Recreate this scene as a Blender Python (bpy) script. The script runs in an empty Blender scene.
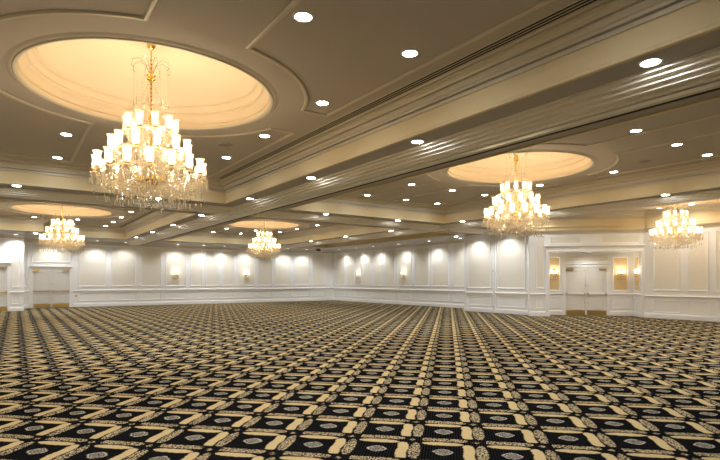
import bpy, bmesh, math, random
from mathutils import Vector, Matrix
random.seed(7)
sc = bpy.context.scene
C = sc.collection

# ------------------------------------------------------------------ camera
cam_d = bpy.data.cameras.new('camera')
cam = bpy.data.objects.new('camera', cam_d); C.objects.link(cam)
cam_d.sensor_width = 36.0
cam_d.lens = 25.0
cam_d.shift_y = 50.5/720.0
cam_d.clip_end = 200
cam.location = (0, 0, 1.5)
cam.rotation_euler = (math.radians(90), 0, math.radians(55-90))
sc.camera = cam

# ------------------------------------------------------------------ world, exposure
w = bpy.data.worlds.new('world'); sc.world = w; w.use_nodes = True
w.node_tree.nodes['Background'].inputs[0].default_value = (1.0, .85, .65, 1)
w.node_tree.nodes['Background'].inputs[1].default_value = .02
sc.view_settings.view_transform = 'Standard'
sc.view_settings.look = 'None'
sc.view_settings.gamma = 1
sc.view_settings.use_curve_mapping = False
sc.view_settings.exposure = 0.38
sc.cycles.use_denoising = True
sc.cycles.use_adaptive_sampling = False
sc.cycles.sample_clamp_indirect = 6
sc.cycles.max_bounces = 10
sc.cycles.diffuse_bounces = 6
sc.cycles.transparent_max_bounces = 24
sc.cycles.caustics_reflective = False
sc.cycles.caustics_refractive = False

P_DOWN, P_SOFF, P_WASH = 82.0, 50.0, 112.0      # watts of the recessed lamps
P_TOP, P_MID, P_LOW = 1.7, 4.2, 6.2        # chandelier candle lamps
P_SCON = 2.4; COL_SC = (1.0, .88, .74)
COL_DOWN = (1.0, .97, .93); COL_WASH = (.97, .985, 1.0); COL_WARM = (1.0, .80, .55)

# ------------------------------------------------------------------ materials
def new_mat(name):
    m = bpy.data.materials.new(name); m.use_nodes = True
    nt = m.node_tree
    for n in list(nt.nodes): nt.nodes.remove(n)
    out = nt.nodes.new('ShaderNodeOutputMaterial')
    return m, nt, out
def lk(nt, a, b): nt.links.new(a, b)
def val(nt, op, a, b=None, c=None, clamp=False):
    n = nt.nodes.new('ShaderNodeMath'); n.operation = op; n.use_clamp = clamp
    for i, v in enumerate((a, b, c)):
        if v is None: continue
        if isinstance(v, (int, float)): n.inputs[i].default_value = v
        else: lk(nt, v, n.inputs[i])
    return n.outputs[0]
def mixc(nt, f, a, b):
    n = nt.nodes.new('ShaderNodeMix'); n.data_type = 'RGBA'
    if isinstance(f, (int, float)): n.inputs[0].default_value = f
    else: lk(nt, f, n.inputs[0])
    for i, v in ((6, a), (7, b)):
        if isinstance(v, tuple): n.inputs[i].default_value = (*v, 1)
        else: lk(nt, v, n.inputs[i])
    return n.outputs[2]
def pbr(name, col, rough=.5, metal=0.0, bump=0.0, bscale=60, var=.04, vscale=2.0, spec=.5):
    m, nt, out = new_mat(name)
    b = nt.nodes.new('ShaderNodeBsdfPrincipled')
    tc = nt.nodes.new('ShaderNodeTexCoord')
    nz = nt.nodes.new('ShaderNodeTexNoise'); nz.inputs['Scale'].default_value = vscale
    nz.inputs['Detail'].default_value = 3
    lk(nt, tc.outputs['Object'], nz.inputs['Vector'])
    c2 = tuple(x*(1-var) for x in col); c1 = tuple(min(1, x*(1+var)) for x in col)
    lk(nt, mixc(nt, nz.outputs[0], c2, c1), b.inputs['Base Color'])
    b.inputs['Roughness'].default_value = rough
    b.inputs['Metallic'].default_value = metal
    b.inputs['Specular IOR Level'].default_value = spec
    if bump:
        n2 = nt.nodes.new('ShaderNodeTexNoise'); n2.inputs['Scale'].default_value = bscale
        lk(nt, tc.outputs['Object'], n2.inputs['Vector'])
        bp = nt.nodes.new('ShaderNodeBump'); bp.inputs['Strength'].default_value = bump
        bp.inputs['Distance'].default_value = .01
        lk(nt, n2.outputs[0], bp.inputs['Height']); lk(nt, bp.outputs[0], b.inputs['Normal'])
    lk(nt, b.outputs[0], out.inputs[0])
    return m
def emit(name, col, s, nosample=False):
    m, nt, out = new_mat(name)
    e = nt.nodes.new('ShaderNodeEmission'); e.inputs[0].default_value = (*col, 1); e.inputs[1].default_value = s
    lk(nt, e.outputs[0], out.inputs[0])
    if nosample: m.cycles.emission_sampling = 'NONE'
    return m
M = {}
M['white'] = pbr('white_paint', (.90, .90, .89), .42, var=.015)
M['panelw'] = pbr('white_panel_paint', (.89, .885, .865), .42, var=.015)
M['door'] = pbr('door_paint', (.76, .74, .69), .4, var=.02)
M['fabric'] = pbr('linen_wall_fabric', (.86, .82, .72), .9, bump=.3, bscale=300, var=.03, vscale=8, spec=.1)
M['gfabric'] = pbr('gold_wall_fabric', (.78, .60, .33), .9, bump=.3, bscale=300, var=.05, vscale=6, spec=.1)
M['ceil'] = pbr('greige_ceiling_paint', (.56, .50, .43), .75, var=.02)
M['soff'] = pbr('greige_soffit_paint', (.47, .44, .40), .6, var=.02)
M['fascia'] = pbr('cream_fascia_paint', (.80, .66, .39), .6, var=.02)
M['trim'] = pbr('cream_trim_paint', (.68, .61, .48), .38, var=.02)
M['track'] = pbr('pale_track_trim', (.86, .80, .68), .33, var=.02)
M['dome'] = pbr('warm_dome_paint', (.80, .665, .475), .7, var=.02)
M['gold'] = pbr('polished_gold', (.95, .62, .16), .22, 1.0)
M['brass'] = pbr('polished_brass', (.80, .58, .22), .3, 1.0)
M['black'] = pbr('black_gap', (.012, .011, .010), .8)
M['dark'] = pbr('dark_brown_metal', (.10, .08, .04), .5)
M['grille'] = pbr('grille_paint', (.36, .31, .25), .7)
M['lens'] = emit('downlight_lens', (.93, .97, 1.0), 80.0)
M['lens_beam'] = emit('beam_lamp_lens', (.93, .97, 1.0), 190.0)
M['lens_wash'] = emit('wall_washer_lens', (.95, .98, 1.0), 7.0)
M['bulb'] = emit('candle_bulb', (1.0, .86, .62), 6.0, True)
def crystal():
    m, nt, out = new_mat('cut_crystal')
    g = nt.nodes.new('ShaderNodeBsdfGlossy'); g.inputs[0].default_value = (1, .97, .9, 1); g.inputs[1].default_value = .08
    t = nt.nodes.new('ShaderNodeBsdfTransparent'); t.inputs[0].default_value = (1, .98, .93, 1)
    d = nt.nodes.new('ShaderNodeBsdfTranslucent'); d.inputs[0].default_value = (.95, .86, .70, 1)
    d2 = nt.nodes.new('ShaderNodeBsdfDiffuse'); d2.inputs[0].default_value = (.95, .88, .74, 1)
    a = nt.nodes.new('ShaderNodeMixShader'); a.inputs[0].default_value = .5
    lk(nt, d.outputs[0], a.inputs[1]); lk(nt, d2.outputs[0], a.inputs[2])
    b = nt.nodes.new('ShaderNodeMixShader'); b.inputs[0].default_value = .42
    lk(nt, a.outputs[0], b.inputs[1]); lk(nt, g.outputs[0], b.inputs[2])
    c = nt.nodes.new('ShaderNodeMixShader'); c.inputs[0].default_value = .32
    lk(nt, b.outputs[0], c.inputs[1]); lk(nt, t.outputs[0], c.inputs[2])
    lk(nt, c.outputs[0], out.inputs[0]); return m
def shade_glass():
    m, nt, out = new_mat('etched_shade_glass')
    t = nt.nodes.new('ShaderNodeBsdfTransparent'); t.inputs[0].default_value = (1, .98, .94, 1)
    d = nt.nodes.new('ShaderNodeBsdfTranslucent'); d.inputs[0].default_value = (.62, .55, .45, 1)
    d2 = nt.nodes.new('ShaderNodeBsdfDiffuse'); d2.inputs[0].default_value = (.62, .58, .50, 1)
    a = nt.nodes.new('ShaderNodeMixShader'); a.inputs[0].default_value = .4
    lk(nt, d.outputs[0], a.inputs[1]); lk(nt, d2.outputs[0], a.inputs[2])
    c = nt.nodes.new('ShaderNodeMixShader'); c.inputs[0].default_value = .55
    lk(nt, a.outputs[0], c.inputs[1]); lk(nt, t.outputs[0], c.inputs[2])
    lk(nt, c.outputs[0], out.inputs[0]); return m
M['crystal'] = crystal(); M['shade'] = shade_glass()

def carpet():
    m, nt, out = new_mat('patterned_carpet')
    b = nt.nodes.new('ShaderNodeBsdfPrincipled')
    b.inputs['Roughness'].default_value = .95; b.inputs['Specular IOR Level'].default_value = .0
    tc = nt.nodes.new('ShaderNodeTexCoord')
    sp = nt.nodes.new('ShaderNodeSeparateXYZ'); lk(nt, tc.outputs['Object'], sp.inputs[0])
    X, Y = sp.outputs[0], sp.outputs[1]
    S = math.sqrt(.5)
    V = lambda op, a, b=None, c=None, clamp=False: val(nt, op, a, b, c, clamp)
    # wobble for woven edges
    nw = nt.nodes.new('ShaderNodeTexNoise'); nw.inputs['Scale'].default_value = 28; nw.inputs['Detail'].default_value = 2
    lk(nt, tc.outputs['Object'], nw.inputs['Vector'])
    wob = V('MULTIPLY', V('SUBTRACT', nw.outputs[0], .5), .05)
    cc = V('MULTIPLY', V('ADD', X, Y), S); ee = V('MULTIPLY', V('SUBTRACT', X, Y), S)
    PC, PE = .595, .585
    p0 = V('FRACT', V('ADD', V('MULTIPLY', V('ADD', ee, .045), 1/PE), 100.33))
    q0 = V('FRACT', V('ADD', V('MULTIPLY', V('ADD', cc, -4.43), 1/PC), 100.33))
    p = V('ADD', p0, wob); q = V('ADD', q0, wob)
    def sub(a, k): return V('SUBTRACT', a, k)
    def band(d, wdt, soft=.02):      # 1 where |d| < wdt
        return V('MULTIPLY', V('SUBTRACT', wdt, V('ABSOLUTE', d)), 1/soft, clamp=True)
    def taper(t, half, power):       # (1-|t/half|^power)
        r = V('MULTIPLY', V('ABSOLUTE', t), 1/half)
        return V('SUBTRACT', 1.0, V('POWER', r, power), clamp=True)
    tq = sub(q, .33); tp = sub(p, .33)
    # right hand wide gold leaf
    wav = V('MULTIPLY', V('SINE', V('MULTIPLY', tq, 14.0)), .010)
    g1 = band(V('SUBTRACT', sub(p, .715), wav), V('MULTIPLY', V('POWER', taper(tq, .365, 10.0), .5), .092))
    # oval of stippled ornament
    o1 = band(sub(p, .905), V('MULTIPLY', V('POWER', taper(tq, .38, 2.6), .5), .095))
    # far side slim gold leaf and stippled strip
    g2 = band(sub(q, .70), V('MULTIPLY', V('POWER', taper(V('ADD', tp, .01), .335, 3.0), .6), .085))
    o2 = band(sub(q, .885), V('MULTIPLY', V('POWER', taper(tp, .39, 8.0), .5), .085))
    # small tips at the crossings
    rr = V('ADD', V('ABSOLUTE', sub(p, .84)), V('ABSOLUTE', sub(q, .84)))
    o3 = V('MULTIPLY', V('SUBTRACT', .07, rr), 40.0, clamp=True)
    gold = V('MAXIMUM', g1, g2)
    # stipple texture
    vo = nt.nodes.new('ShaderNodeTexVoronoi'); vo.inputs['Scale'].default_value = 72
    lk(nt, tc.outputs['Object'], vo.inputs['Vector'])
    stip = V('MULTIPLY', V('SUBTRACT', vo.outputs['Distance'], .44), 7.0, clamp=True)
    orn = V('MAXIMUM', V('MAXIMUM', o1, o2), o3)
    # medallion
    mr = V('ADD', V('POWER', V('ABSOLUTE', V('MULTIPLY', tp, 1/.165)), 1.4), V('POWER', V('ABSOLUTE', V('MULTIPLY', tq, 1/.145)), 1.4))
    med = V('MULTIPLY', V('SUBTRACT', 1.0, mr), 8.0, clamp=True)
    ring = band(sub(mr, .55), .12, .06)
    vo2 = nt.nodes.new('ShaderNodeTexVoronoi'); vo2.inputs['Scale'].default_value = 70
    lk(nt, tc.outputs['Object'], vo2.inputs['Vector'])
    mt = V('MULTIPLY', V('SUBTRACT', vo2.outputs['Distance'], .50), 7.0, clamp=True)
    # ribs of the black ground
    rib = V('MULTIPLY', V('ADD', V('SINE', V('MULTIPLY', p0, 2*math.pi*24)), 1.0), .5)
    ground = mixc(nt, rib, (.002, .002, .0025), (.013, .0125, .013))
    ng = nt.nodes.new('ShaderNodeTexNoise'); ng.inputs['Scale'].default_value = 90; ng.inputs['Detail'].default_value = 2
    lk(nt, tc.outputs['Object'], ng.inputs['Vector'])
    goldc = mixc(nt, ng.outputs[0], (.28, .20, .09), (.72, .56, .30))
    ornc = mixc(nt, stip, (.50, .40, .24), (.03, .024, .018))
    inner = V('MULTIPLY', V('SUBTRACT', .40, mr), 12.0, clamp=True)
    medb = mixc(nt, inner, (.44, .40, .32), (.20, .18, .15))
    medc = mixc(nt, V('MULTIPLY', V('MAXIMUM', ring, V('MULTIPLY', mt, .7)), .95), medb, (.02, .018, .016))
    col = mixc(nt, orn, ground, ornc)
    col = mixc(nt, gold, col, goldc)
    col = mixc(nt, med, col, medc)
    lk(nt, col, b.inputs['Base Color'])
    bp = nt.nodes.new('ShaderNodeBump'); bp.inputs['Strength'].default_value = .4; bp.inputs['Distance'].default_value = .004
    lk(nt, ng.outputs[0], bp.inputs['Height']); lk(nt, bp.outputs[0], b.inputs['Normal'])
    lk(nt, b.outputs[0], out.inputs[0]); return m
M['carpet'] = carpet()

# ------------------------------------------------------------------ mesh helpers
def obj(name, bm, m, parent=None, smooth=False, loc=None):
    me = bpy.data.meshes.new(name); 
    bmesh.ops.recalc_face_normals(bm, faces=bm.faces)
    if smooth:
        for f in bm.faces: f.smooth = True
    bm.to_mesh(me); bm.free()
    me.materials.append(M[m] if isinstance(m, str) else m)
    if smooth:
        me.set_sharp_from_angle(angle=math.radians(40))
    o = bpy.data.objects.new(name, me); C.objects.link(o)
    if parent is not None: o.parent = parent
    if loc is not None: o.location = loc
    return o
def tag(o, label, cat, group=None, kind=None):
    o['label'] = label; o['category'] = cat
    if group: o['group'] = group
    if kind: o['kind'] = kind
    return o
def struct(o, label=None):
    o['kind'] = 'structure'
    if label: o['label'] = label
    return o
def empty(name, loc=(0, 0, 0), rz=0):
    e = bpy.data.objects.new(name, None); C.objects.link(e); e.location = loc; e.rotation_euler = (0, 0, rz)
    e.empty_display_size = .1
    return e
def box(bm, x0, x1, y0, y1, z0, z1, mat=None):
    vs = [bm.verts.new(v) for v in ((x0,y0,z0),(x1,y0,z0),(x1,y1,z0),(x0,y1,z0),(x0,y0,z1),(x1,y0,z1),(x1,y1,z1),(x0,y1,z1))]
    if mat:
        for v in vs: v.co = mat @ v.co
    for f in ((3,2,1,0),(4,5,6,7),(0,1,5,4),(1,2,6,5),(2,3,7,6),(3,0,4,7)): bm.faces.new([vs[i] for i in f])
def lathe(bm, prof, n=16, cx=0, cy=0, cz=0, a0=0, a1=2*math.pi, caps=False):
    full = abs(a1-a0-2*math.pi) < 1e-6
    rings = []
    k = n if full else n+1
    for r, z in prof:
        if r < 1e-6: rings.append([bm.verts.new((cx, cy, cz+z))])
        else: rings.append([bm.verts.new((cx+r*math.cos(a0+(a1-a0)*i/n), cy+r*math.sin(a0+(a1-a0)*i/n), cz+z)) for i in range(k)])
    for A, B in zip(rings, rings[1:]):
        for i in range(n):
            j = (i+1) % k
            if len(A) == 1 and len(B) == 1: continue
            if len(A) == 1: bm.faces.new((A[0], B[i], B[j]))
            elif len(B) == 1: bm.faces.new((A[i], A[j], B[0]))
            else: bm.faces.new((A[i], A[j], B[j], B[i]))
def tube(bm, pts, r, n=6):
    pts = [Vector(p) for p in pts]; rings = []
    for i, p in enumerate(pts):
        t = (pts[min(i+1, len(pts)-1)] - pts[max(i-1, 0)]).normalized()
        u = t.cross(Vector((0, 0, 1)))
        if u.length < 1e-3: u = t.cross(Vector((1, 0, 0)))
        u.normalize(); v = t.cross(u)
        rr = r[i] if isinstance(r, (list, tuple)) else r
        rings.append([bm.verts.new(p + rr*(math.cos(2*math.pi*k/n)*u + math.sin(2*math.pi*k/n)*v)) for k in range(n)])
    for A, B in zip(rings, rings[1:]):
        for k in range(n): bm.faces.new((A[k], A[(k+1) % n], B[(k+1) % n], B[k]))
    bm.faces.new(rings[0][::-1]); bm.faces.new(rings[-1])
def sweep(bm, pts, nrm, prof, closed=True):
    """profile (a inward-left of the path, b along nrm) swept with mitres along a planar path"""
    nrm = Vector(nrm).normalized(); pts = [Vector(p) for p in pts]; N = len(pts); rings = []
    for i, p in enumerate(pts):
        if closed or 0 < i < N-1:
            d1 = (p - pts[i-1]).normalized(); d2 = (pts[(i+1) % N] - p).normalized()
        elif i == 0: d1 = d2 = (pts[1]-p).normalized()
        else: d1 = d2 = (p-pts[i-1]).normalized()
        n1 = nrm.cross(d1); n2 = nrm.cross(d2)
        m = (n1+n2)/max(.2, 1+n1.dot(n2))
        rings.append([bm.verts.new(p + m*a + nrm*b) for a, b in prof])
    for i in range(N if closed else N-1):
        A, B = rings[i], rings[(i+1) % N]
        for k in range(len(prof)-1): bm.faces.new((A[k], A[k+1], B[k+1], B[k]))
    if not closed:
        for r in (rings[0], rings[-1]):
            if len(prof) > 2: bm.faces.new(r)

# ------------------------------------------------------------------ floor
XL, YB, XR, YF = -3.2, -3.2, 21.1, 32.4     # inner faces of the outer walls
bm = bmesh.new(); box(bm, XL-.3, 23.5, YB-.3, YF+.3, -.2, 0)
struct(obj('floor', bm, 'carpet'), 'black and gold patterned carpet laid diagonally')

# ------------------------------------------------------------------ ceiling
ZS, ZC = 3.74, 4.29
CX, CY = (1.72, 10.40, 19.0), (7.87, 23.0)
col_x = ((-1.66, 5.1), (7.07, 13.83), (15.77, 21.06)); row_y = ((1.65, 14.05), (16.75, 29.15))
polys = {
 'c1': [(-1.66,.4),(5.1,.4),(5.1,14.05),(-1.66,14.05)],
 'c2': [(7.07,1.65),(13.83,1.65),(13.83,14.05),(7.07,14.05)],
 'c3': [(-1.66,16.75),(5.1,16.75),(5.1,29.15),(1.25,29.15),(1.25,26.9),(-1.66,26.9)],
 'c4': [(7.07,16.75),(13.83,16.75),(13.83,29.15),(7.07,29.15)],
 'c5': [(15.77,1.65),(21.06,1.65),(21.06,9.98),(16.99,14.05),(15.77,14.05)],
 'c6': [(15.77,16.75),(17.7,16.75),(17.7,29.15),(15.77,29.15)],
}
domes = {'c1': (1.76, 7.83), 'c2': (10.33, 7.94), 'c3': (1.74, 23.0), 'c4': (10.33, 23.07), 'c5': (18.93, 7.94)}
lights_c = {'c1': (CX[0], CY[0]), 'c2': (CX[1]-.02, CY[0]), 'c3': (CX[0], CY[1]), 'c4': (CX[1], CY[1]), 'c5': (CX[2], CY[0])}
RD = 1.70
def loop(bm, pts, z):
    vs = [bm.verts.new((x, y, z)) for x, y in pts]
    return [bm.edges.new((vs[i], vs[(i+1) % len(vs)])) for i in range(len(vs))]
ceiling = empty('ceiling'); struct(ceiling, 'greige coffered ballroom ceiling with deep beams')
bm = bmesh.new()
es = loop(bm, [(XL-.2,YB-.2),(23.3,YB-.2),(23.3,YF+.2),(XL-.2,YF+.2)], ZS)
for k in polys: es += loop(bm, polys[k], ZS)
bmesh.ops.triangle_fill(bm, edges=es, use_beauty=True)
obj('soffit', bm, 'soff', ceiling)
def circ(cx, cy, r, n=72): return [(cx+r*math.cos(2*math.pi*i/n), cy+r*math.sin(2*math.pi*i/n)) for i in range(n)]
for k, P in polys.items():
    bm = bmesh.new(); es = loop(bm, P, ZC)
    if k in domes: es += loop(bm, circ(*domes[k], RD), ZC)
    bmesh.ops.triangle_fill(bm, edges=es, use_beauty=True)
    obj('coffer_ceiling', bm, 'ceil', ceiling)
    bm = bmesh.new()
    sweep(bm, [(x, y, 0) for x, y in P], (0, 0, 1), [(-.03,ZS+.0),(-.03,ZS-.022),(.022,ZS-.022),(.026,ZS-.012),(.022,ZS+.012),(.006,ZS+.03),(.004,ZC-.22)])
    obj('coffer_fascia', bm, 'fascia', ceiling)
    bm = bmesh.new()
    sweep(bm, [(x, y, ZC) for x, y in P], (0, 0, 1), [(.0,-.27),(.03,-.27),(.03,-.222),(-.01,-.218),(-.01,-.202),(.05,-.20),(.052,-.165),(.075,-.155),(.095,-.13),(.10,-.10),(.075,-.096),(.075,-.084),(.125,-.082),(.135,-.055),(.165,-.036),(.21,-.03),(.21,-.012),(.195,-.010),(.195,-.004),(.265,-.016),(.275,-.0)])
    obj('coffer_cornice', bm, 'trim', ceiling)
for k, (cx, cy) in domes.items():
    bm = bmesh.new()
    prof = [(RD,0),(RD,.05),(RD-.03,.06),(RD-.03,.09),(RD-.045,.13),(RD-.085,.165),(RD-.10,.18),(RD-.10,.21),(RD-.13,.22),(RD-.14,.26),(RD-.17,.295),(RD-.20,.305),(RD-.20,.325),(RD-.25,.34)]
    R2 = RD-.25
    for i in range(1, 13):
        r = R2*(1-i/12.0); prof.append((r, .34+.38*math.sin(math.acos(max(0, min(1, r/R2)))) ))
    lathe(bm, prof, 96, cx, cy, ZC)
    obj('dome', bm, 'dome', ceiling, smooth=True)
    bm = bmesh.new()
    lathe(bm, [(RD-.012,.01),(RD-.012,-.02),(RD+.01,-.035),(RD+.035,-.035),(RD+.05,-.02),(RD+.08,-.02),(RD+.095,-.008),(RD+.12,0)], 96, cx, cy, ZC)
    obj('dome_rim', bm, 'trim', ceiling, smooth=True)
    # four corner fields outlined with half-round mouldings
    bm = bmesh.new(); hp = [(-.03,.0),(-.03,-.010),(-.016,-.024),(.016,-.024),(.03,-.010),(.03,.0)]
    hx = 2.63; hy = 5.63
    if k == 'c5': hx = 1.8
    for sx in (-1, 1):
        for sy in (-1, 1):
            a0 = math.acos(.58/2.24); a1 = math.asin(.60/2.24)
            pl = [(.58, 2.24*math.sin(a0))]
            pl = [(2.24*math.cos(a0+(a1-a0)*i/16), 2.24*math.sin(a0+(a1-a0)*i/16)) for i in range(17)]
            pl += [(hx, .60), (hx, hy), (.58, hy)]
            if k == 'c5': continue
            if k == 'c3' and sx < 0 and sy > 0: pl = [q for q in pl[:-3]] + [(hx, .60), (hx, 3.5), (.58, 3.5)]
            pts = [(cx+sx*x, cy+sy*y, ZC) for x, y in pl]
            if sx*sy < 0: pts = pts[::-1]
            sweep(bm, pts, (0, 0, 1), hp)
    if len(bm.verts): obj('ceiling_moulding', bm, 'trim', ceiling)
    else: bm.free()
# partition tracks down the middle of the beams, with stepped trim on both sides
TP = [(-.50,.0),(-.50,-.032),(-.43,-.032),(-.43,-.024),(-.415,-.024),(-.41,-.062),(-.34,-.066),(-.34,-.056),(-.322,-.056),(-.318,-.096),(-.25,-.102),(-.25,-.09),(-.228,-.09),(-.224,-.128),(-.14,-.136),(-.14,-.122),(-.118,-.122),(-.114,-.148),(-.026,-.150),(-.022,-.05),(.022,-.05),(.026,-.150),
      (.10,-.148),(.10,-.128),(.125,-.128),(.125,-.138),(.20,-.132),(.205,-.10),(.23,-.10),(.23,-.108),(.29,-.10),(.295,-.075),(.32,-.075),(.335,-.098),(.36,-.108),(.388,-.098),(.405,-.07),(.41,-.0)]
def track(p0, p1):
    bm = bmesh.new(); sweep(bm, [(*p0, ZS), (*p1, ZS)], (0, 0, 1), [(-a, b) for a, b in TP], closed=False)
    obj('partition_track_trim', bm, 'track', ceiling)
    d = Vector((p1[0]-p0[0], p1[1]-p0[1], 0)).normalized(); n = Vector((0,0,1)).cross(d)
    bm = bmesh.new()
    sweep(bm, [(*p0, ZS), (*p1, ZS)], (0, 0, 1), [(-.412,-.001),(-.412,-.086),(-.425,-.096),(-.475,-.096),(-.48,-.001)], closed=False)  # solid black strip, paints the dark shadow gap past the trim's far bead
    sweep(bm, [(*p0, ZS), (*p1, ZS)], (0, 0, 1), [(-.019,-.055),(-.019,-.12),(.019,-.12),(.019,-.055)], closed=False)
    obj('track_shadow_gap', bm, 'black', ceiling)
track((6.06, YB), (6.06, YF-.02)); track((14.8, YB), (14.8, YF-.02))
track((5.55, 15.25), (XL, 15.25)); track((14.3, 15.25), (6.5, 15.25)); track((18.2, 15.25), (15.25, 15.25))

# ------------------------------------------------------------------ walls
class W:
    """wall frame: s along the wall, n out of it into the room"""
    def __init__(s, o, d, n):
        d = Vector((*d, 0)).normalized(); n = Vector((*n, 0)).normalized()
        s.o = Vector((*o, 0)); s.d = d; s.n = n
        s.m = Matrix(((d.x, n.x, 0, s.o.x), (d.y, n.y, 0, s.o.y), (0, 0, 1, 0), (0, 0, 0, 1)))
    def p(s, a, z, n=0): return s.o + s.d*a + s.n*n + Vector((0, 0, z))
    def box(s, bm, s0, s1, z0, z1, n0, n1): box(bm, s0, s1, n0, n1, z0, z1, s.m)
    def frame(s, bm, s0, s1, z0, z1, wd=.05, h=.032):
        pts = [s.p(s0, z0), s.p(s1, z0), s.p(s1, z1), s.p(s0, z1)]
        if s.d.cross(Vector((0, 0, 1))).dot(s.n) < 0: pts = pts[::-1]
        sweep(bm, pts, s.n, [(0, 0), (0, h), (wd*.3, h), (wd*.55, h*.55), (wd, h*.35), (wd, 0)])
    def strip(s, bm, s0, s1, z, prof):   # prof (n, z)
        A = [bm.verts.new(s.p(s0, z+b, a)) for a, b in prof]; B = [bm.verts.new(s.p(s1, z+b, a)) for a, b in prof]
        for i in range(len(prof)-1): bm.faces.new((A[i], A[i+1], B[i+1], B[i]))
        bm.faces.new(A); bm.faces.new(B)
RAIL = [(0,-.09),(.012,-.09),(.016,-.06),(.022,-.05),(.022,-.03),(.045,-.012),(.055,-.012),(.055,.01),(.04,.016),(.0,.02)]
BASE = [(0,0),(.03,0),(.03,.15),(.022,.165),(.022,.18),(.010,.20),(.0,.20)]
CROWN = [(0,-.17),(.015,-.17),(.02,-.14),(.035,-.13),(.045,-.10),(.09,-.05),(.12,-.035),(.13,-.015),(.13,0),(0,0)]
def dress(wf, wall, s0, s1, ups, lows, rails=None, ztop=ZS, fab='fabric', zup=(1.16, 3.50), crown=True, zr=.93, lowz=(.34,.79)):
    """chair rail, baseboard, crown, framed upper and lower fields on one wall"""
    for a, b in (rails or [(s0, s1)]):
        bm = bmesh.new(); wf.strip(bm, a, b, zr, RAIL); obj('chair_rail', bm, 'white', wall)
        bm = bmesh.new(); wf.strip(bm, a, b, 0, BASE); obj('skirting', bm, 'white', wall)
    if crown:
        bm = bmesh.new(); wf.strip(bm, s0, s1, ztop, CROWN); obj('crown_moulding', bm, 'trim', wall)
    bm = bmesh.new()
    for a, b in ups: wf.frame(bm, a, b, *zup)
    for a, b in lows: wf.frame(bm, a, b, *lowz, wd=.035, h=.018)
    if len(bm.verts): obj('panel_moulding', bm, 'white', wall)
    else: bm.free()
    for a, b in ups:
        bm = bmesh.new(); wf.box(bm, a+.03, b-.03, zup[0]+.03, zup[1]-.03, -.004, .006); obj('fabric_panel', bm, fab, wall)
def wall_mesh(name, wf, s0, s1, z0, z1, t=.25, label=None):
    bm = bmesh.new(); wf.box(bm, s0, s1, z0, z1, -t, 0)
    return struct(obj(name, bm, 'panelw'), label)

# far-left wall (runs along x)
wl = W((0, YF), (1, 0), (0, -1))
wall_left = wall_mesh('wall_left', wl, -.6, 20.4, 0, ZS, label='long white panelled wall with pale linen panels on the left')
ups = [(1.02,2.72),(3.22,4.60),(4.88,6.22),(6.52,7.66),(7.92,9.15),(9.46,10.20),(10.42,11.30),(11.54,12.32),(12.60,13.82),(14.06,15.12),(15.34,16.56),(16.84,18.12),(18.40,19.42)]
dress(wl, wall_left, .6, 20.2, [u for u in ups if u[0] > 3], ups[1:] , rails=[(2.93, 20.2), (.6, .84)])
bm = bmesh.new(); wl.frame(bm, .98, 2.80, 2.50, 3.45); wl.frame(bm, .66, .80, 1.16, 3.45, wd=.02); wl.frame(bm, .66, .80, .3, .8, wd=.02)
obj('panel_moulding', bm, 'white', wall_left)
bm = bmesh.new(); wl.box(bm, 1.01, 2.77, 2.53, 3.42, -.004, .006); obj('fabric_panel', bm, 'fabric', wall_left)
# projecting pier with the door at the left edge of the view
wp = W((0, 29.9), (1, 0), (0, -1))
wall_pier = struct(obj('wall_pier', (lambda b: (wp.box(b, -3.4, .58, 0, ZS, -2.7, 0), b)[1])(bmesh.new()), 'panelw'), 'white panelled pier projecting at the far left')
dress(wp, wall_pier, -3.2, .58, [(.08,.40)], [(.08,.40)], rails=[(-.02,.58)], lowz=(.34,.76))
# far-right wall (runs along y)
wr = W((20.2, 0), (0, 1), (-1, 0))
wall_right = wall_mesh('wall_right_far', wr, 14.0, 32.6, 0, ZS, label='long white panelled wall with linen panels beyond the folded partition')
upr = [(30.75,32.05),(29.5,30.45),(28.62,29.35),(27.52,28.44),(26.24,27.22),(24.95,25.95),(23.32,24.66),(21.75,23.0),(20.15,21.5),(17.9,19.85)]
dress(wr, wall_right, 14.0, 32.4, upr, upr)
# right wall in front of the entrance
wf_ = W((XR, 0), (0, 1), (-1, 0))
wall_front = wall_mesh('wall_right_near', wf_, YB-.2, 10.2, 0, ZS, label='white panelled wall at the right edge of the view')
upn = [(8.68,9.66),(7.72,8.42),(6.6,7.5),(5.4,6.4),(4.2,5.2),(3.0,4.0)]
dress(wf_, wall_front, YB, 9.98, upn, upn, ztop=3.62, zup=(1.10, 3.32), zr=.88, lowz=(.24,.72))
bm = bmesh.new(); box(bm, 21.055, XR, YB, 9.9, 3.62, ZC-.2); obj('upper_fascia', bm, 'fascia', wall_front)
# walls behind and beside the camera
for nm, (o, d, n, L) in {'wall_back': ((XL, YB), (1, 0), (0, 1), 24.6), 'wall_left_near': ((XL, YB), (0, 1), (1, 0), 33.3)}.items():
    f = W(o, d, n); wb = wall_mesh(nm, f, -.3, L, 0, ZS, label='white panelled wall outside the view')
    n_ = int(L//1.6); fr = [(i*1.6+.3, i*1.6+1.7) for i in range(n_-1)]
    dress(f, wb, 0, L-.35, fr, fr)

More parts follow.
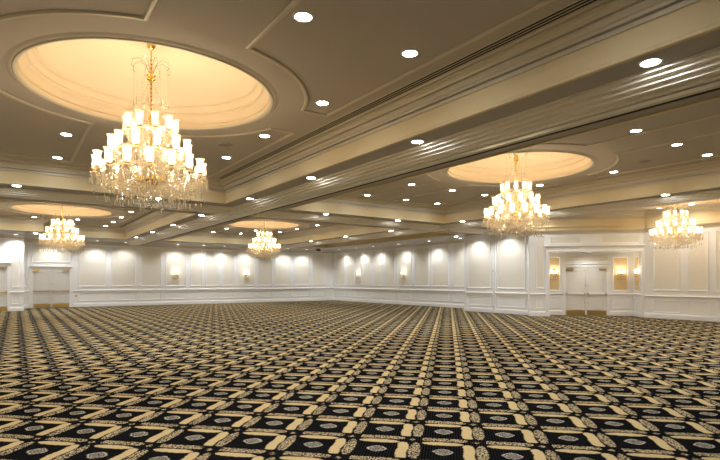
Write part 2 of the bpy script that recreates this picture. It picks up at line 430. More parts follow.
# angled entrance wall, 45 degrees
S0 = 31.15
def dpt(s, S=S0): # point with (x-y)/sqrt2 = s and x+y = S
    return ((S + s*math.sqrt(2))/2, (S - s*math.sqrt(2))/2)
q = math.sqrt(.5)
we = W(dpt(0), (q, -q), (-q, -q))
AL, AR, AD, ZO = 4.18, 7.74, .9, 2.70      # opening left/right, alcove depth, opening height
bm = bmesh.new()
we.box(bm, 3.36, AL, 0, ZS, -.18, 0); we.box(bm, AR, 8.25, 0, ZS, -.18, 0); we.box(bm, AL, AR, ZO, ZS, -.18, 0)
we.box(bm, AL-.15, AL, 0, ZS, -AD, -.18); we.box(bm, AR, AR+.15, 0, ZS, -AD, -.18)
we.box(bm, AL-.15, AR+.15, 0, ZS, -AD-.2, -AD); we.box(bm, AL-.1, AR+.1, ZO, ZO+.2, -AD, -.18)
wall_ent = struct(obj('wall_entrance', bm, 'panelw'), 'angled white wall with the recessed entrance alcove')
# pier face
bm = bmesh.new(); we.strip(bm, 3.42, AL-.12, .93, RAIL); we.strip(bm, 3.42, AL-.12, 0, BASE)
obj('chair_rail', bm, 'white', wall_ent)
bm = bmesh.new(); we.frame(bm, 3.64, 3.98, 1.16, 3.38); we.frame(bm, 3.64, 3.98, .34, .78, wd=.035, h=.018); we.frame(bm, 4.15, 5.42, 3.02, 3.33, h=.018); we.frame(bm, 6.20, 7.68, 3.02, 3.33, h=.018)
obj('panel_moulding', bm, 'white', wall_ent)
for a, b, z0, z1 in ((3.67,3.95,1.19,3.35),(4.18,5.39,3.05,3.30),(6.23,7.65,3.05,3.30)):
    bm = bmesh.new(); we.box(bm, a, b, z0, z1, -.004, .006); obj('fabric_panel', bm, 'fabric', wall_ent)
bm = bmesh.new(); we.box(bm, 5.50, 6.12, 2.98, 3.36, 0, .03); obj('plain_header_block', bm, 'white', wall_ent)
bm = bmesh.new(); we.strip(bm, 3.36, 7.93, 3.60, CROWN); obj('crown_moulding', bm, 'trim', wall_ent)
bm = bmesh.new(); we.box(bm, 3.3, 8.0, 3.60, ZC-.2, 0, .03); obj('upper_fascia', bm, 'fascia', wall_ent)
# casing round the opening
bm = bmesh.new(); cz = [(0,0),(0,.05),(-.05,.05),(-.06,.035),(-.13,.03),(-.14,.045),(-.16,.045),(-.16,0)]
pts = [we.p(AL, 0), we.p(AL, ZO), we.p(AR, ZO), we.p(AR, 0)]
sgn = 1 if we.n.cross((pts[1]-pts[0]).normalized()).dot(we.d) > 0 else -1
sweep(bm, pts, we.n, [(sgn*a, b) for a, b in cz], closed=False)
we.strip(bm, AL-.2, AR+.19, ZO+.24, [(0,-.05),(.05,-.05),(.06,-.02),(.09,-.01),(.09,.02),(0,.03)])
obj('opening_casing', bm, 'white', wall_ent)
# alcove lining
wa = W(dpt(0, S0+AD*math.sqrt(2)), (q, -q), (-q, -q))
DL, DR = 5.02, 6.68
for a, b in ((AL, DL-.12), (DR+.12, AR)):
    bm = bmesh.new(); wa.strip(bm, a, b, .93, RAIL); wa.strip(bm, a, b, 0, BASE); obj('chair_rail', bm, 'white', wall_ent)
bm = bmesh.new()
for a, b in ((4.24,4.80),(6.93,7.55)):
    wa.frame(bm, a, b, 1.05, 2.52); wa.frame(bm, a, b, .32, .78, wd=.035, h=.018)
wa.frame(bm, 4.98, 6.72, 2.30, 2.58, wd=.03)
obj('panel_moulding', bm, 'white', wall_ent)
for a, b, z0, z1, f in ((4.27,4.77,1.08,2.49,'gfabric'),(6.96,7.52,1.08,2.49,'gfabric'),(5.01,6.69,2.33,2.55,'fabric')):
    bm = bmesh.new(); wa.box(bm, a, b, z0, z1, -.004, .006); obj('gold_fabric_panel', bm, f, wall_ent)
wrr = W((we.p(AR, 0, -AD).x, we.p(AR, 0, -AD).y), (-q, -q), (-q, q))     # right return of the alcove
bm = bmesh.new(); wrr.strip(bm, .03, AD-.02, .93, RAIL); wrr.strip(bm, .03, AD-.02, 0, BASE); wrr.frame(bm, .14, .74, 1.05, 2.52); wrr.frame(bm, .14, .74, .32, .78, wd=.035, h=.018)
obj('panel_moulding', bm, 'white', wall_ent)
bm = bmesh.new(); wrr.box(bm, .17, .71, 1.08, 2.49, -.004, .006); obj('gold_fabric_panel', bm, 'gfabric', wall_ent)
# block closing the pocket between partition panels and far-right wall
bm = bmesh.new(); box(bm, 18.38, 20.2, 13.55, 17.05, 0, ZS); struct(obj('wall_pocket', bm, 'panelw'), 'white pier behind the folded partition panels')

# ------------------------------------------------------------------ folded partition panels (movable things)
wpn = W((18.25, 0), (0, 1), (-1, 0))
for (a, b, lab) in ((15.36, 17.14, 'tall white and linen movable partition panel, the farther left one of two'), (13.43, 15.32, 'tall white and linen movable partition panel, the right one beside the entrance pier')):
    r = empty('partition_panel', (18.25, (a+b)/2, 0)); tag(r, lab, 'partition', 'movable partition panels parked beside the entrance')
    f = W((0, 0), (0, 1), (-1, 0)); a2, b2 = a-(a+b)/2, b-(a+b)/2
    bm = bmesh.new(); f.box(bm, a2, b2, .012, 3.70, -.11, 0)
    f.box(bm, b2-.10, b2, .012, 3.70, 0, .035)
    f.box(bm, a2, a2+.06, .012, 3.70, 0, .012); f.box(bm, a2, b2, 3.52, 3.70, 0, .012)
    obj('panel_body', bm, 'white', r)
    bm = bmesh.new(); f.frame(bm, a2+.16, b2-.22, 1.14, 3.40); f.frame(bm, a2+.16, b2-.22, .32, .80, wd=.035, h=.018); obj('panel_moulding', bm, 'white', r)
    bm = bmesh.new(); f.box(bm, a2+.19, b2-.25, 1.17, 3.37, -.004, .006); obj('fabric_panel', bm, 'fabric', r)
    bm = bmesh.new(); f.strip(bm, a2+.03, b2-.10, .93, RAIL); obj('chair_rail', bm, 'white', r)
    bm = bmesh.new(); f.strip(bm, a2+.03, b2-.10, .012, BASE); obj('skirting', bm, 'white', r)
    for z in (.25, 1.0, 1.9, 2.8):
        bm = bmesh.new(); f.box(bm, a2-.012, a2+.012, z, z+.09, -.02, .016); obj('hinge', bm, 'brass', r)

# ------------------------------------------------------------------ doors
def double_door(name, wf, s0, s1, h, label, metal=True):
    r = empty(name, wf.p((s0+s1)/2, 0), math.atan2(wf.d.y, wf.d.x)); struct(r, label)
    f = W((0, 0), (1, 0), (0, 1 if wf.d.cross(wf.n).z > 0 else -1)); hw = (s1-s0)/2
    # casing
    bm = bmesh.new()
    for sx in (-1, 1): f.box(bm, min(sx*hw, sx*(hw+.11)), max(sx*hw, sx*(hw+.11)), 0, h+.03, 0, .05)
    f.box(bm, -hw-.11, hw+.11, h, h+.10, 0, .05)
    f.strip(bm, -hw-.15, hw+.15, h+.12, [(0,-.03),(.06,-.03),(.07,0),(.10,.01),(.10,.035),(0,.045)])
    obj('casing', bm, 'white', r)
    bm = bmesh.new(); f.box(bm, -.03, .03, .02, h, .0, .05); obj('centre_post', bm, 'door', r)
    for sx in (-1, 1):
        lf = empty('door_leaf', (0, 0, 0)); lf.parent = r
        a, b = sorted((sx*.035, sx*(hw-.005)))
        bm = bmesh.new(); f.box(bm, a, b, .015, h-.01, 0, .028)
        f.frame(bm, a+.11, b-.11, .95, h-.16, wd=.03, h=.042) ; f.frame(bm, a+.11, b-.11, .28, .80, wd=.03, h=.042)
        obj('leaf_panel', bm, 'door', lf)
        bm = bmesh.new(); f.box(bm, a+.01, b-.01, .02, .22, .028, .034); obj('kick_plate', bm, 'brass', lf)
        bm = bmesh.new(); f.box(bm, a+.03, b-.03, .905, .945, .05, .075)
        obj('push_bar', bm, 'white' if metal else 'brass', lf)
        bm = bmesh.new()
        for t in (a+.01, b-.06): f.box(bm, t, t+.05, .88, .97, .028, .085)
        obj('bar_end', bm, 'brass', lf)
        bm = bmesh.new(); c0 = b-.30 if sx > 0 else a+.02
        f.box(bm, c0, c0+.28, h-.13, h-.06, .028, .09); tube(bm, [f.p(c0+.05, h-.05, .09), f.p(c0+.14-sx*.2, h-.03, .16)], .008)
        obj('door_closer', bm, 'brass', lf)
        bm = bmesh.new()
        for z in (.5, 1.25, h-.16): f.box(bm, sx*.055-.014, sx*.055+.014, z, z+.07, .028, .045)
        obj('hinge', bm, 'brass', lf)
    return r
double_door('door_1', wa, DL, DR, 2.08, 'white double entrance door with brass kick plates in the alcove')
double_door('door_2', wl, 1.02, 2.74, 2.13, 'pale double door with brass push bars in the far left wall', False)
double_door('door_3', wp, -1.85, -.10, 2.22, 'white double door at the left edge of the view', False)

# ------------------------------------------------------------------ recessed lamps
def spot(parent, loc, power, size, col, blend=.8, rad=.05, rot=None):
    d = bpy.data.lights.new('lamp_light', 'SPOT'); d.energy = power; d.spot_size = math.radians(size); d.spot_blend = blend
    d.shadow_soft_size = rad; d.color = col
    o = bpy.data.objects.new('lamp_light', d); C.objects.link(o); o.parent = parent; o.location = loc
    if rot: o.rotation_euler = rot
    return o
SPOTD = {}
def lightdata(key, power, size, col, blend, rad):
    if key not in SPOTD:
        d = bpy.data.lights.new('lamp_light', 'SPOT'); d.energy = power; d.spot_size = math.radians(size); d.spot_blend = blend
        d.shadow_soft_size = rad; d.color = col; SPOTD[key] = d
    return SPOTD[key]
bm = bmesh.new(); lathe(bm, [(.088,-.003),(.088,-.010),(.100,-.012),(.112,-.006),(.114,.0)], 28); _o = obj('trim_ring', bm, 'white', smooth=True); ring_me = _o.data; bpy.data.objects.remove(_o)
bm = bmesh.new(); lathe(bm, [(0,-.006),(.06,-.0055),(.089,-.004)], 28); _o = obj('lens', bm, 'lens', smooth=True); lens_me = _o.data; bpy.data.objects.remove(_o)
lens_k = {'coffer': lens_me}
for _k, _m in (('soffit', 'lens_beam'), ('wash', 'lens_wash'), ('alcove', 'lens_wash')):
    lens_k[_k] = lens_me.copy(); lens_k[_k].materials.clear(); lens_k[_k].materials.append(M[_m])
def downlight(x, y, z, label, group, kind='coffer'):
    r = empty('recessed_downlight', (x, y, z)); tag(r, label, 'ceiling light', group)
    for nm, me in (('trim_ring', ring_me), ('lens', lens_k[kind])):
        o = bpy.data.objects.new(nm, me); C.objects.link(o); o.parent = r
    if kind == 'coffer': d = lightdata('coffer', P_DOWN, 110, COL_DOWN, 1.0, .07)
    elif kind == 'soffit': d = lightdata('soffit', P_SOFF, 120, COL_DOWN, 1.0, .07)
    elif kind == 'alcove': d = lightdata('alcove', 42.0, 156, COL_WASH, 1.0, .06)
    else: d = lightdata('wash', P_WASH, 134, COL_WASH, .7, .06)
    o = bpy.data.objects.new('lamp_light', d); C.objects.link(o); o.parent = r; o.location = (0, 0, -.02)
    return r
ORD = ['nearest', 'second nearest', 'third nearest', 'fourth nearest', 'fifth nearest', 'sixth nearest', 'seventh nearest', 'eighth nearest', 'ninth nearest', 'tenth nearest', 'eleventh nearest', 'farthest']
CN = {'c1': 'near left coffer', 'c2': 'near right coffer', 'c3': 'far left coffer', 'c4': 'far middle coffer', 'c5': 'coffer above the entrance'}
RN = {-2.3: 'leftmost row', -.84: 'second row', .82: 'third row', 2.3: 'rightmost row'}
for k, (cx, cy) in lights_c.items():
    for dx in (-2.3, -.84, .82, 2.3):
        rows = (-5.4, -3.2, -1.1, 1.08, 3.15, 5.35) if abs(dx) > 1 else (-5.4, -3.2, 3.15, 5.35)
        n = 0
        for dy in rows:
            x, y = cx+dx, cy+dy
            if k == 'c3' and x < 1.35 and y > 26.8: continue
            if k == 'c5' and (x > 20.5 or x+y > 30.2): continue
            downlight(x, y, ZC, 'round white recessed downlight in %s, %s, %s to camera' % (CN[k], RN[dx], ORD[n]), 'downlights in the coffer ceilings'); n += 1
for i, y in enumerate((2.49, 6.07, 9.54, 12.94, 17.17, 20.8, 24.4, 27.9)):
    downlight(5.38, y, ZS, 'round downlight on left edge of the long central beam, %s to camera' % ORD[i], 'downlights under the beams', 'soffit')
for i, x in enumerate((.13, 3.31)):
    downlight(x, 14.3, ZS, 'round downlight under cross beam left of central beam, %s' % ('near the left picture edge' if i == 0 else 'behind the big chandelier'), 'downlights under the beams', 'soffit')
for i, x in enumerate((8.72, 11.85)):
    downlight(x, 14.45, ZS, 'round downlight under the cross beam right of the central beam, %s of two' % ('left' if i == 0 else 'right'), 'downlights under the beams', 'soffit')
for i, y in enumerate((2.4, 6.12, 9.7, 13.26, 17.6, 21.3, 24.9)):
    downlight(14.02, y, ZS, 'downlight on left edge of the right-hand long beam, %s to camera' % ORD[i], 'downlights under the beams', 'soffit')
downlight(1.0, 28.2, ZS, 'round downlight under the low soffit left of the far left chandelier', 'downlights under the beams', 'soffit')
downlight(16.49, 14.85, ZS, 'round downlight in soffit just left of the near right chandelier, above partition', 'downlights under the beams', 'soffit')
downlight(18.56, 18.0, ZS, 'round downlight in soffit just left of the top of the partition panels', 'downlights under the beams', 'soffit')
for i, x in enumerate((-.6, 1.9, 4.05, 5.55, 8.5, 10.1, 11.45, 13.1, 16.0, 17.5)):
    if x < 0: continue
    downlight(x, YF-.72, ZS, 'round wall washer above the far left wall, number %s from the left' % ['', 'one', 'two', 'three', 'four', 'five', 'six', 'seven', 'eight', 'nine', 'ten'][i], 'wall washers above the far left wall', 'wash')
for i, y in enumerate((18.6, 21.0, 23.75, 26.35, 28.3, 30.5)):
    downlight(20.2-.70, y, ZS, 'wall washer above the far right wall, %s to camera' % ORD[i], 'wall washers above the far right wall', 'wash')
for i, y in enumerate((14.45, 16.2)):
    downlight(17.62, y, ZS, 'round wall washer above the %s partition panel' % ('right' if i == 0 else 'left'), 'wall washers above the partition', 'wash')
for i, y in enumerate((9.15, 8.05)):
    downlight(XR-.62, y, ZC, 'round wall washer above the right wall, %s' % ('nearest the entrance' if i == 0 else 'behind the right-hand chandelier'), 'wall washers above the right wall', 'alcove')
p = wp.p(.24, 0, .45); downlight(p.x, p.y, ZS, 'round wall washer above the slim panel of the left pier', 'wall washers above the left pier', 'wash')
p = wp.p(-1.3, 0, .8); downlight(p.x, p.y, ZS, 'round wall washer above the door at the left edge', 'wall washers above the left pier', 'wash')
p = we.p(3.86, 0, .62); downlight(p.x, p.y, ZC, 'round wall washer above the narrow pier left of the entrance', 'wall washers by the entrance', 'alcove')
p = we.p(5.85, 0, -.28); rr_ = downlight(p.x, p.y, ZO, 'round downlight in the alcove ceiling above the entrance door', 'wall washers by the entrance', 'alcove')

# air slots, grilles, sprinklers, small fittings
def slot(x0, x1, y0, y1, lab):
    r = empty('air_slot', ((x0+x1)/2, (y0+y1)/2, ZC)); tag(r, lab, 'air vent', 'linear air slots beside the cornices')
    dx, dy = (x1-x0)/2, (y1-y0)/2; along = dy > dx
    bm = bmesh.new(); w_ = (dx if along else dy)
    for i in range(4):
        t = -w_ + i*(2*w_-.014)/3
        if along: box(bm, t, t+.014, -dy, dy, -.006, 0)
        else: box(bm, -dx, dx, t, t+.014, -.006, 0)
    obj('slot_frame', bm, 'trim', r)
    bm = bmesh.new()
    if along: box(bm, -dx+.003, dx-.003, -dy, dy, -.003, -.001)
    else: box(bm, -dx, dx, -dy+.003, dy-.003, -.003, -.001)
    obj('dark_gap', bm, 'black', r)
slot(4.63, 4.80, 2.3, 13.4, 'long dark linear air slot along the right cornice of the near left coffer')
slot(4.63, 4.80, 17.4, 28.5, 'long dark linear air slot along the right cornice of the far left coffer')
slot(13.42, 13.52, 2.3, 13.4, 'thin dark linear air slot along the far cornice of the near right coffer')
slot(13.42, 13.52, 17.4, 28.5, 'thin dark linear air slot along the right cornice of the far middle coffer')
for (x, y, lab) in ((3.62, 10.0, 'faint round speaker grille between two downlights in the near left coffer'), (12.15, 5.75, 'faint round speaker grille in the near right coffer right of its dome')):
    r = empty('speaker_grille', (x, y, ZC)); tag(r, lab, 'speaker grille')
    bm = bmesh.new(); lathe(bm, [(0,-.006),(.12,-.006)], 28); obj('mesh_disc', bm, 'grille', r)
    bm = bmesh.new(); lathe(bm, [(.115,-.008),(.14,-.010),(.15,0)], 28); obj('rim', bm, 'soff', r)
for (x, y, z, lab) in ((1.55, 15.95, ZS, 'tiny sprinkler head under the cross beam, the left one above far left chandelier'), (2.90, 16.05, ZS, 'tiny sprinkler head under the cross beam, the right one above far left chandelier'), (12.0, 22.4, ZC, 'tiny sprinkler head on the far middle coffer left of a downlight')):
    r = empty('sprinkler_head', (x, y, z)); tag(r, lab, 'sprinkler')
    bm = bmesh.new(); lathe(bm, [(.04,0),(.038,-.008),(.012,-.012),(.010,-.04),(0,-.042)], 14); obj('escutcheon', bm, 'white', r)
    bm = bmesh.new(); lathe(bm, [(0,-.055),(.02,-.056),(.02,-.060),(0,-.060)], 12); tube(bm, [(.01,0,-.035),(.014,0,-.045),(.004,0,-.056)], .003, 4); tube(bm, [(-.01,0,-.035),(-.014,0,-.045),(-.004,0,-.056)], .003, 4); obj('deflector', bm, 'brass', r)
r = empty('ceiling_box', (17.6, 30.2, ZS)); tag(r, 'small dark brown box hanging from the soffit near the far room corner', 'box')
bm = bmesh.new(); box(bm, -.15, .15, -.05, .05, -.20, -.04); obj('housing', bm, 'dark', r)
bm = bmesh.new(); tube(bm, [(0,0,-.04),(0,0,0)], .012); obj('hanger', bm, 'dark', r)
r = empty('wall_outlet', wl.p(3.06, .62), 0); tag(r, 'small outlet plate on the wainscot right of the far left double door', 'outlet')
bm = bmesh.new(); box(bm, -.05, .05, -.008, 0, -.04, .04); obj('cover_plate', bm, 'brass', r)
bm = bmesh.new(); box(bm, -.02, .02, -.011, -.008, -.018, .018); obj('socket', bm, 'black', r)

# ------------------------------------------------------------------ crystals, candle units
def octa(bm, p, r, h=None):
    h = h or r; x, y, z = p
    v = [bm.verts.new(c) for c in ((x+r,y,z),(x,y+r,z),(x-r,y,z),(x,y-r,z),(x,y,z+h),(x,y,z-h))]
    for i in range(4):
        bm.faces.new((v[i], v[(i+1) % 4], v[4])); bm.faces.new((v[(i+1) % 4], v[i], v[5]))
def mesh_of(name, bm, m, smooth=False):
    o = obj(name, bm, m, smooth=smooth); me = o.data; bpy.data.objects.remove(o); return me
bm = bmesh.new(); lathe(bm, [(.034,0),(.040,.02),(.050,.05),(.052,.09),(.045,.13),(.043,.16),(.050,.195),(.064,.215),(.070,.22),(.062,.219),(.046,.195),(.039,.16)], 14); shade_me = mesh_of('glass_shade', bm, 'shade', True)
bm = bmesh.new(); lathe(bm, [(0,.035),(.012,.04),(.017,.065),(.012,.095),(0,.125)], 8); bulb_me = mesh_of('bulb', bm, 'bulb', True)
bm = bmesh.new(); lathe(bm, [(0,-.055),(.012,-.05),(.020,-.03),(.030,-.018),(.038,-.004),(.040,.012),(.012,.016),(.010,.045),(0,.046)], 12); cup_me = mesh_of('candle_cup', bm, 'gold', True)
bm = bmesh.new(); lathe(bm, [(.014,-.028),(.045,-.034),(.078,-.022),(.082,-.014),(.045,-.024),(.014,-.020)], 14); bob_me = mesh_of('drip_pan', bm, 'crystal', True)
bm = bmesh.new(); octa(bm, (0,0,-.012), .009, .012)
v = [(0,0,-.024)]
lathe(bm, [(0,-.024),(.010,-.040),(.013,-.075),(.008,-.105),(0,-.118)], 6); prism_me = mesh_of('prism', bm, 'crystal')
def link(nm, me, parent, loc=(0,0,0), rz=0):
    o = bpy.data.objects.new(nm, me); C.objects.link(o); o.parent = parent; o.location = loc; o.rotation_euler = (0, 0, rz); return o
def strand(bm, a, b, sag, step=.023, r=.0095):
    a, b = Vector(a), Vector(b); L = (b-a).length + sag*1.2; n = max(3, int(L/step))
    for i in range(n+1):
        t = i/n; p = a.lerp(b, t); p.z -= sag*4*t*(1-t)
        octa(bm, p, r*(.8+.5*random.random()))
# tiers: (count, radius, z of cup, phase)
TIERS = ((10, .34, 1.14, .15), (12, .53, .82, .35), (16, .735, .53, .05))
def arm_pts(r, zc, r0=.045, drop=.16, z0=None):
    z0 = zc-.02 if z0 is None else z0; pts = []
    for i in range(15):
        t = i/14; rr = r0+(r-r0)*(t**.9)
        z = z0*(1-t)+(zc-.045)*t - drop*math.sin(math.pi*min(1, t*1.0))*(1.0 if t < .6 else (1-t)/.4*.9+.1*0) 
        pts.append((rr, z))
    return pts
arm_me = {}
for ti, (n, r, zc, ph) in enumerate(TIERS):
    P_ = []
    for i in range(17):
        t = i/16; rr = .045+(r-.045)*t
        z = (zc+.04)*(1-t)+(zc-.045)*t - .15*math.sin(math.pi*t)**1.0*(1 if t < .75 else 1)
        P_.append((rr, 0, z))
    bm = bmesh.new(); tube(bm, P_, .011, 6)
    # little upward scroll off the arm
    tube(bm, [(r*.62, 0, zc-.15), (r*.70, 0, zc-.02), (r*.64, 0, zc+.06), (r*.56, 0, zc+.02)], .006, 5)
    arm_me[ti] = mesh_of('arm', bm, 'crystal', True)
def beads_mesh():
    bm = bmesh.new()
    pos = []
    for ti, (n, r, zc, ph) in enumerate(TIERS):
        pos.append([(r*math.cos(ph+2*math.pi*i/n), r*math.sin(ph+2*math.pi*i/n), zc-.02) for i in range(n)])
    for ti, (n, r, zc, ph) in enumerate(TIERS):
        for i in range(n):
            a = pos[ti][i]; b = pos[ti][(i+1) % n]
            strand(bm, a, b, .07); 
            up = (.22*math.cos(ph+2*math.pi*i/n), .22*math.sin(ph+2*math.pi*i/n), zc+.30)
            strand(bm, up, a, .05)
            mid = Vector(a).lerp(Vector(b), .5); mid *= .90; mid.z = zc-.14
            strand(bm, a, mid, .03); strand(bm, b, mid, .03)
            inn = (a[0]*.45, a[1]*.45, zc+.02); strand(bm, inn, a, .10); strand(bm, inn, mid, .06)
            for m_ in range(3):
                f = .35+.25*m_; mx, my = mid.x*f, mid.y*f
                for j in range(9): octa(bm, (mx, my, zc+.10-.026*j), .010, .011)
                octa(bm, (mx, my, zc-.165), .012, .034)
            # ring of pendants under each drip pan (upper tiers)
            for k in range(7):
                an = 2*math.pi*k/7; x = a[0]+.075*math.cos(an); y = a[1]+.075*math.sin(an)
                if ti < 2:
                    octa(bm, (x, y, zc-.035), .007, .009); octa(bm, (x, y, zc-.075), .009, .032)
                else:
                    for m_ in range(3): octa(bm, (x, y, zc-.045-.02*m_), .008, .010)
            for m_ in range(2+ti):   # hanging strings off the arm
                f = .35+.2*m_; x, y = a[0]*f, a[1]*f; z = zc-.10-.05*math.sin(math.pi*f)
                ln = random.randint(4, 8)
                for j in range(ln): octa(bm, (x+random.uniform(-.004,.004), y, z-.022*j), .0085, .010)
                octa(bm, (x, y, z-.022*ln-.02), .011, .03)
    # lower hanging skirt: curled lower arms and long pendants
    for i in range(40):
        an = 2*math.pi*i/40; c, s = math.cos(an), math.sin(an)
        ro = (.77, .63, .49, .56)[i % 4]; zz = (.40, .34, .30, .36)[i % 4]
        strand(bm, (.16*c, .16*s, .46), (ro*c, ro*s, zz), .12 if i % 2 else .17)
        for j in range(random.randint(3, 7)): octa(bm, (ro*c, ro*s, zz-.024*j), .009, .011)
        octa(bm, (ro*c, ro*s, zz-.25+.02*(i % 3)), .015, .042)
        rm = ro*.62
        for j in range(6): octa(bm, (rm*c, rm*s, .26-.022*j), .009, .011)
        octa(bm, (rm*c, rm*s, .10), .013, .035)
    # beaded basket under the bowl
    for i in range(26):
        an = 2*math.pi*i/26
        for j in range(15):
            t = j/14; rr = .26*math.cos(t*math.pi/2*.92)+.01; octa(bm, (rr*math.cos(an), rr*math.sin(an), .42-.30*math.sin(t*math.pi/2)), .009, .011)
    for k in range(3): octa(bm, (0, 0, .095-.03*k), .018+.004*k, .018)
    # upper tent of strings around the rod
    for i in range(14):
        an = 2*math.pi*i/14; c, s = math.cos(an), math.sin(an)
        strand(bm, (.03*c, .03*s, 1.90), (.34*c, .34*s, 1.46), .10, step=.034, r=.0065)
        for j in range(16): octa(bm, (.24*c, .24*s, 2.12-.034*j), .0055, .007)
        if i % 2: 
            for j in range(12): octa(bm, (.13*c, .13*s, 1.95-.04*j), .006, .008)
    for i in range(8):            # slim spires on the top tier
        an = 2*math.pi*i/8+.3; octa(bm, (.24*math.cos(an), .24*math.sin(an), 1.56), .010, .09)
    return mesh_of('bead_strings', bm, 'crystal')
beads_me = beads_mesh()
bm = bmesh.new()
lathe(bm, [(0,2.46),(.06,2.455),(.065,2.43),(.04,2.40),(.02,2.38),(0,2.37)], 16); canopy_me = mesh_of('canopy', bm, 'gold', True)
bm = bmesh.new(); tube(bm, [(0,0,.45),(0,0,2.39)], .011, 8)
for z in [1.45+.06*i for i in range(14)]: lathe(bm, [(.009,z-.02),(.019,z),(.009,z+.02)], 8)
lathe(bm, [(.01,.42),(.035,.46),(.02,.52),(.045,.60),(.022,.70),(.022,.80),(.05,.88),(.022,.96),(.022,1.08),(.045,1.16),(.02,1.26),(.03,1.36),(.01,1.42)], 14); stem_me = mesh_of('stem', bm, 'gold', True)
bm = bmesh.new(); lathe(bm, [(.012,1.92),(.04,1.925),(.062,1.94),(.045,1.955),(.045,1.985),(.066,2.0),(.045,2.02),(.02,2.04),(.012,2.06)], 16); hub_me = mesh_of('hub', bm, 'gold', True)
bm = bmesh.new(); lathe(bm, [(.03,.50),(.20,.485),(.235,.46),(.235,.43),(.20,.40),(.10,.385),(.02,.38)], 20); bowl_me = mesh_of('bowl', bm, 'gold', True)
bm = bmesh.new()
tube(bm, [(.02,0,2.02),(.08,0,2.16),(.17,0,2.22),(.26,0,2.18),(.28,0,2.09),(.24,0,2.06)], .0055, 6); scroll_me = mesh_of('scroll', bm, 'crystal', True)
LD = {}
def pdata(key, power):
    if key not in LD:
        d = bpy.data.lights.new('candle_light', 'POINT'); d.energy = power; d.shadow_soft_size = .03; d.color = COL_SC if key == 's' else COL_WARM; LD[key] = d
    return LD[key]
ch_lab = ['large crystal chandelier hanging nearest, under the big dome at upper left',
          'crystal chandelier in front of the folded partition, right of picture centre',
          'small crystal chandelier above the far left double door',
          'smallest crystal chandelier, farthest away near the middle of the far wall',
          'crystal chandelier hanging at the right edge in front of the right wall']
def build_chandelier(x, y, z, label, rz=0, proto=None):
    root = empty('crystal_chandelier', (x, y, z), rz); tag(root, label, 'chandelier', 'tiered crystal chandeliers under the domes')
    for nm, me in (('canopy', canopy_me), ('stem', stem_me), ('hub', hub_me), ('bowl', bowl_me)): link(nm, me, root)
    for i in range(8): link('scroll', scroll_me, root, rz=2*math.pi*i/8)
    for ti, (n, r, zc, ph) in enumerate(TIERS):
        for i in range(n):
            an = ph+2*math.pi*i/n
            arm = link('arm', arm_me[ti], root, rz=an)
            link('candle_cup', cup_me, arm, (r, 0, zc)); link('drip_pan', bob_me, arm, (r, 0, zc))
            link('bulb', bulb_me, arm, (r, 0, zc)); link('glass_shade', shade_me, arm, (r, 0, zc+.005))
            if True:
                o = bpy.data.objects.new('candle_light', pdata(ti, (P_TOP, P_MID, P_LOW)[ti])); C.objects.link(o); o.parent = arm; o.location = (r, 0, zc+.17)
            if ti == 2:
                for k in range(7):
                    aa = 2*math.pi*k/7+.2; link('prism', prism_me, root, ((r+.072*math.cos(aa))*math.cos(an)-.072*math.sin(aa)*math.sin(an), (r+.072*math.cos(aa))*math.sin(an)+.072*math.sin(aa)*math.cos(an), zc-.085), aa)
    b = link('bead_strings', beads_me, root); b['kind'] = 'stuff'
    return root
cpos = [(1.72, 7.87), (10.31, 7.96), (CX[0]-.02, CY[1]+.02), (CX[1]-.05, CY[1]+.05), (CX[2]-.07, CY[0]+.07)]
for i, (x, y) in enumerate(cpos): build_chandelier(x, y, 2.545, ch_lab[i], rz=(.1, .5, .9, 1.4, 2.1)[i])

# ------------------------------------------------------------------ wall sconces
bm = bmesh.new(); lathe(bm, [(0,-.09),(.03,-.08),(.045,0),(.03,.08),(0,.09)], 14)
for v in bm.verts: v.co = Vector((v.co.x, v.co.y*.35, v.co.z))
plate_me = mesh_of('back_plate', bm, 'gold', True)
bm = bmesh.new(); tube(bm, [(0,-.01,-.02),(.03,-.06,-.07),(.08,-.09,-.06),(.10,-.10,.0)], .008, 6); sarm_me = {1: mesh_of('arm', bm, 'gold', True)}
bm = bmesh.new(); tube(bm, [(0,-.01,-.02),(-.03,-.06,-.07),(-.08,-.09,-.06),(-.10,-.10,.0)], .008, 6); sarm_me[-1] = mesh_of('arm', bm, 'gold', True)
bm = bmesh.new(); tube(bm, [(0,-.01,-.02),(0,-.09,-.07),(0,-.15,-.04),(0,-.16,.0)], .008, 6); sarm_me[0] = mesh_of('arm', bm, 'gold', True)
bm = bmesh.new()
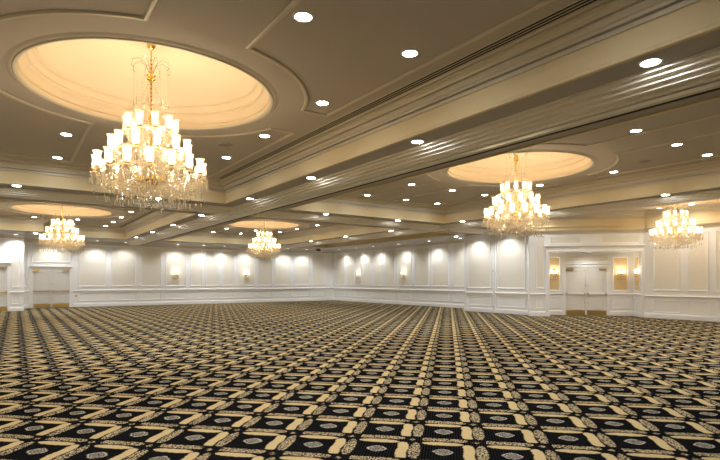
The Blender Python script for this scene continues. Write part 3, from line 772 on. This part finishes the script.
for sx, yy in ((-.10,-.10),(0,-.16),(.10,-.10)):
    for k in range(6):
        a = 2*math.pi*k/6; x = sx+.06*math.cos(a); y = yy+.05*math.sin(a)
        for j in range(5): octa(bm, (x, y, -.03-.022*j), .008, .010)
        octa(bm, (x, y, -.17), .011, .03)
strand(bm, (-.16,-.10,-.02), (0,-.2,-.02), .06); strand(bm, (.16,-.10,-.02), (0,-.2,-.02), .06)
for j in range(8): octa(bm, (0, -.08, -.1-.025*j), .010, .012)
sbead_me = mesh_of('bead_strings', bm, 'crystal')
def sconce(p, n, label, group='crystal wall sconces'):
    root = empty('wall_sconce', (p.x, p.y, p.z), math.atan2(n.y, n.x)+math.pi/2); tag(root, label, 'wall sconce', group)
    link('back_plate', plate_me, root)
    for s_, loc in ((-1, (-.10,-.10,.045)), (0, (0,-.16,.045)), (1, (.10,-.10,.045))):
        a = link('arm', sarm_me[s_], root)
        link('candle_cup', cup_me, a, loc); link('bulb', bulb_me, a, loc); link('glass_shade', shade_me, a, (loc[0], loc[1], loc[2]+.005)); link('drip_pan', bob_me, a, loc)
    for s_ in (-1, 1):
        o = bpy.data.objects.new('candle_light', pdata('s', P_SCON)); C.objects.link(o); o.parent = root; o.location = (s_*.10, -.10, .22)
    b = link('bead_strings', sbead_me, root); b['kind'] = 'stuff'
sconce(wl.p(8.53, 1.82, .007), wl.n, 'glowing crystal wall sconce on the far left wall, the left one')
sconce(wl.p(13.2, 1.82, .007), wl.n, 'glowing crystal wall sconce on the far left wall, below the farthest chandelier')
sconce(wr.p(28.98, 1.82, .007), wr.n, 'glowing crystal wall sconce on the far right wall, nearer the room corner')
sconce(wr.p(24.05, 1.82, .007), wr.n, 'glowing crystal wall sconce on the far right wall, nearer the partition')
sconce(wa.p(4.52, 1.72, .007), wa.n, 'crystal wall sconce in the alcove left of the entrance door')
sconce(wa.p(7.24, 1.72, .007), wa.n, 'crystal wall sconce in the alcove right of the entrance door')
sconce(wrr.p(.66, 1.72, .007), wrr.n, 'crystal wall sconce on the right side wall of the alcove')
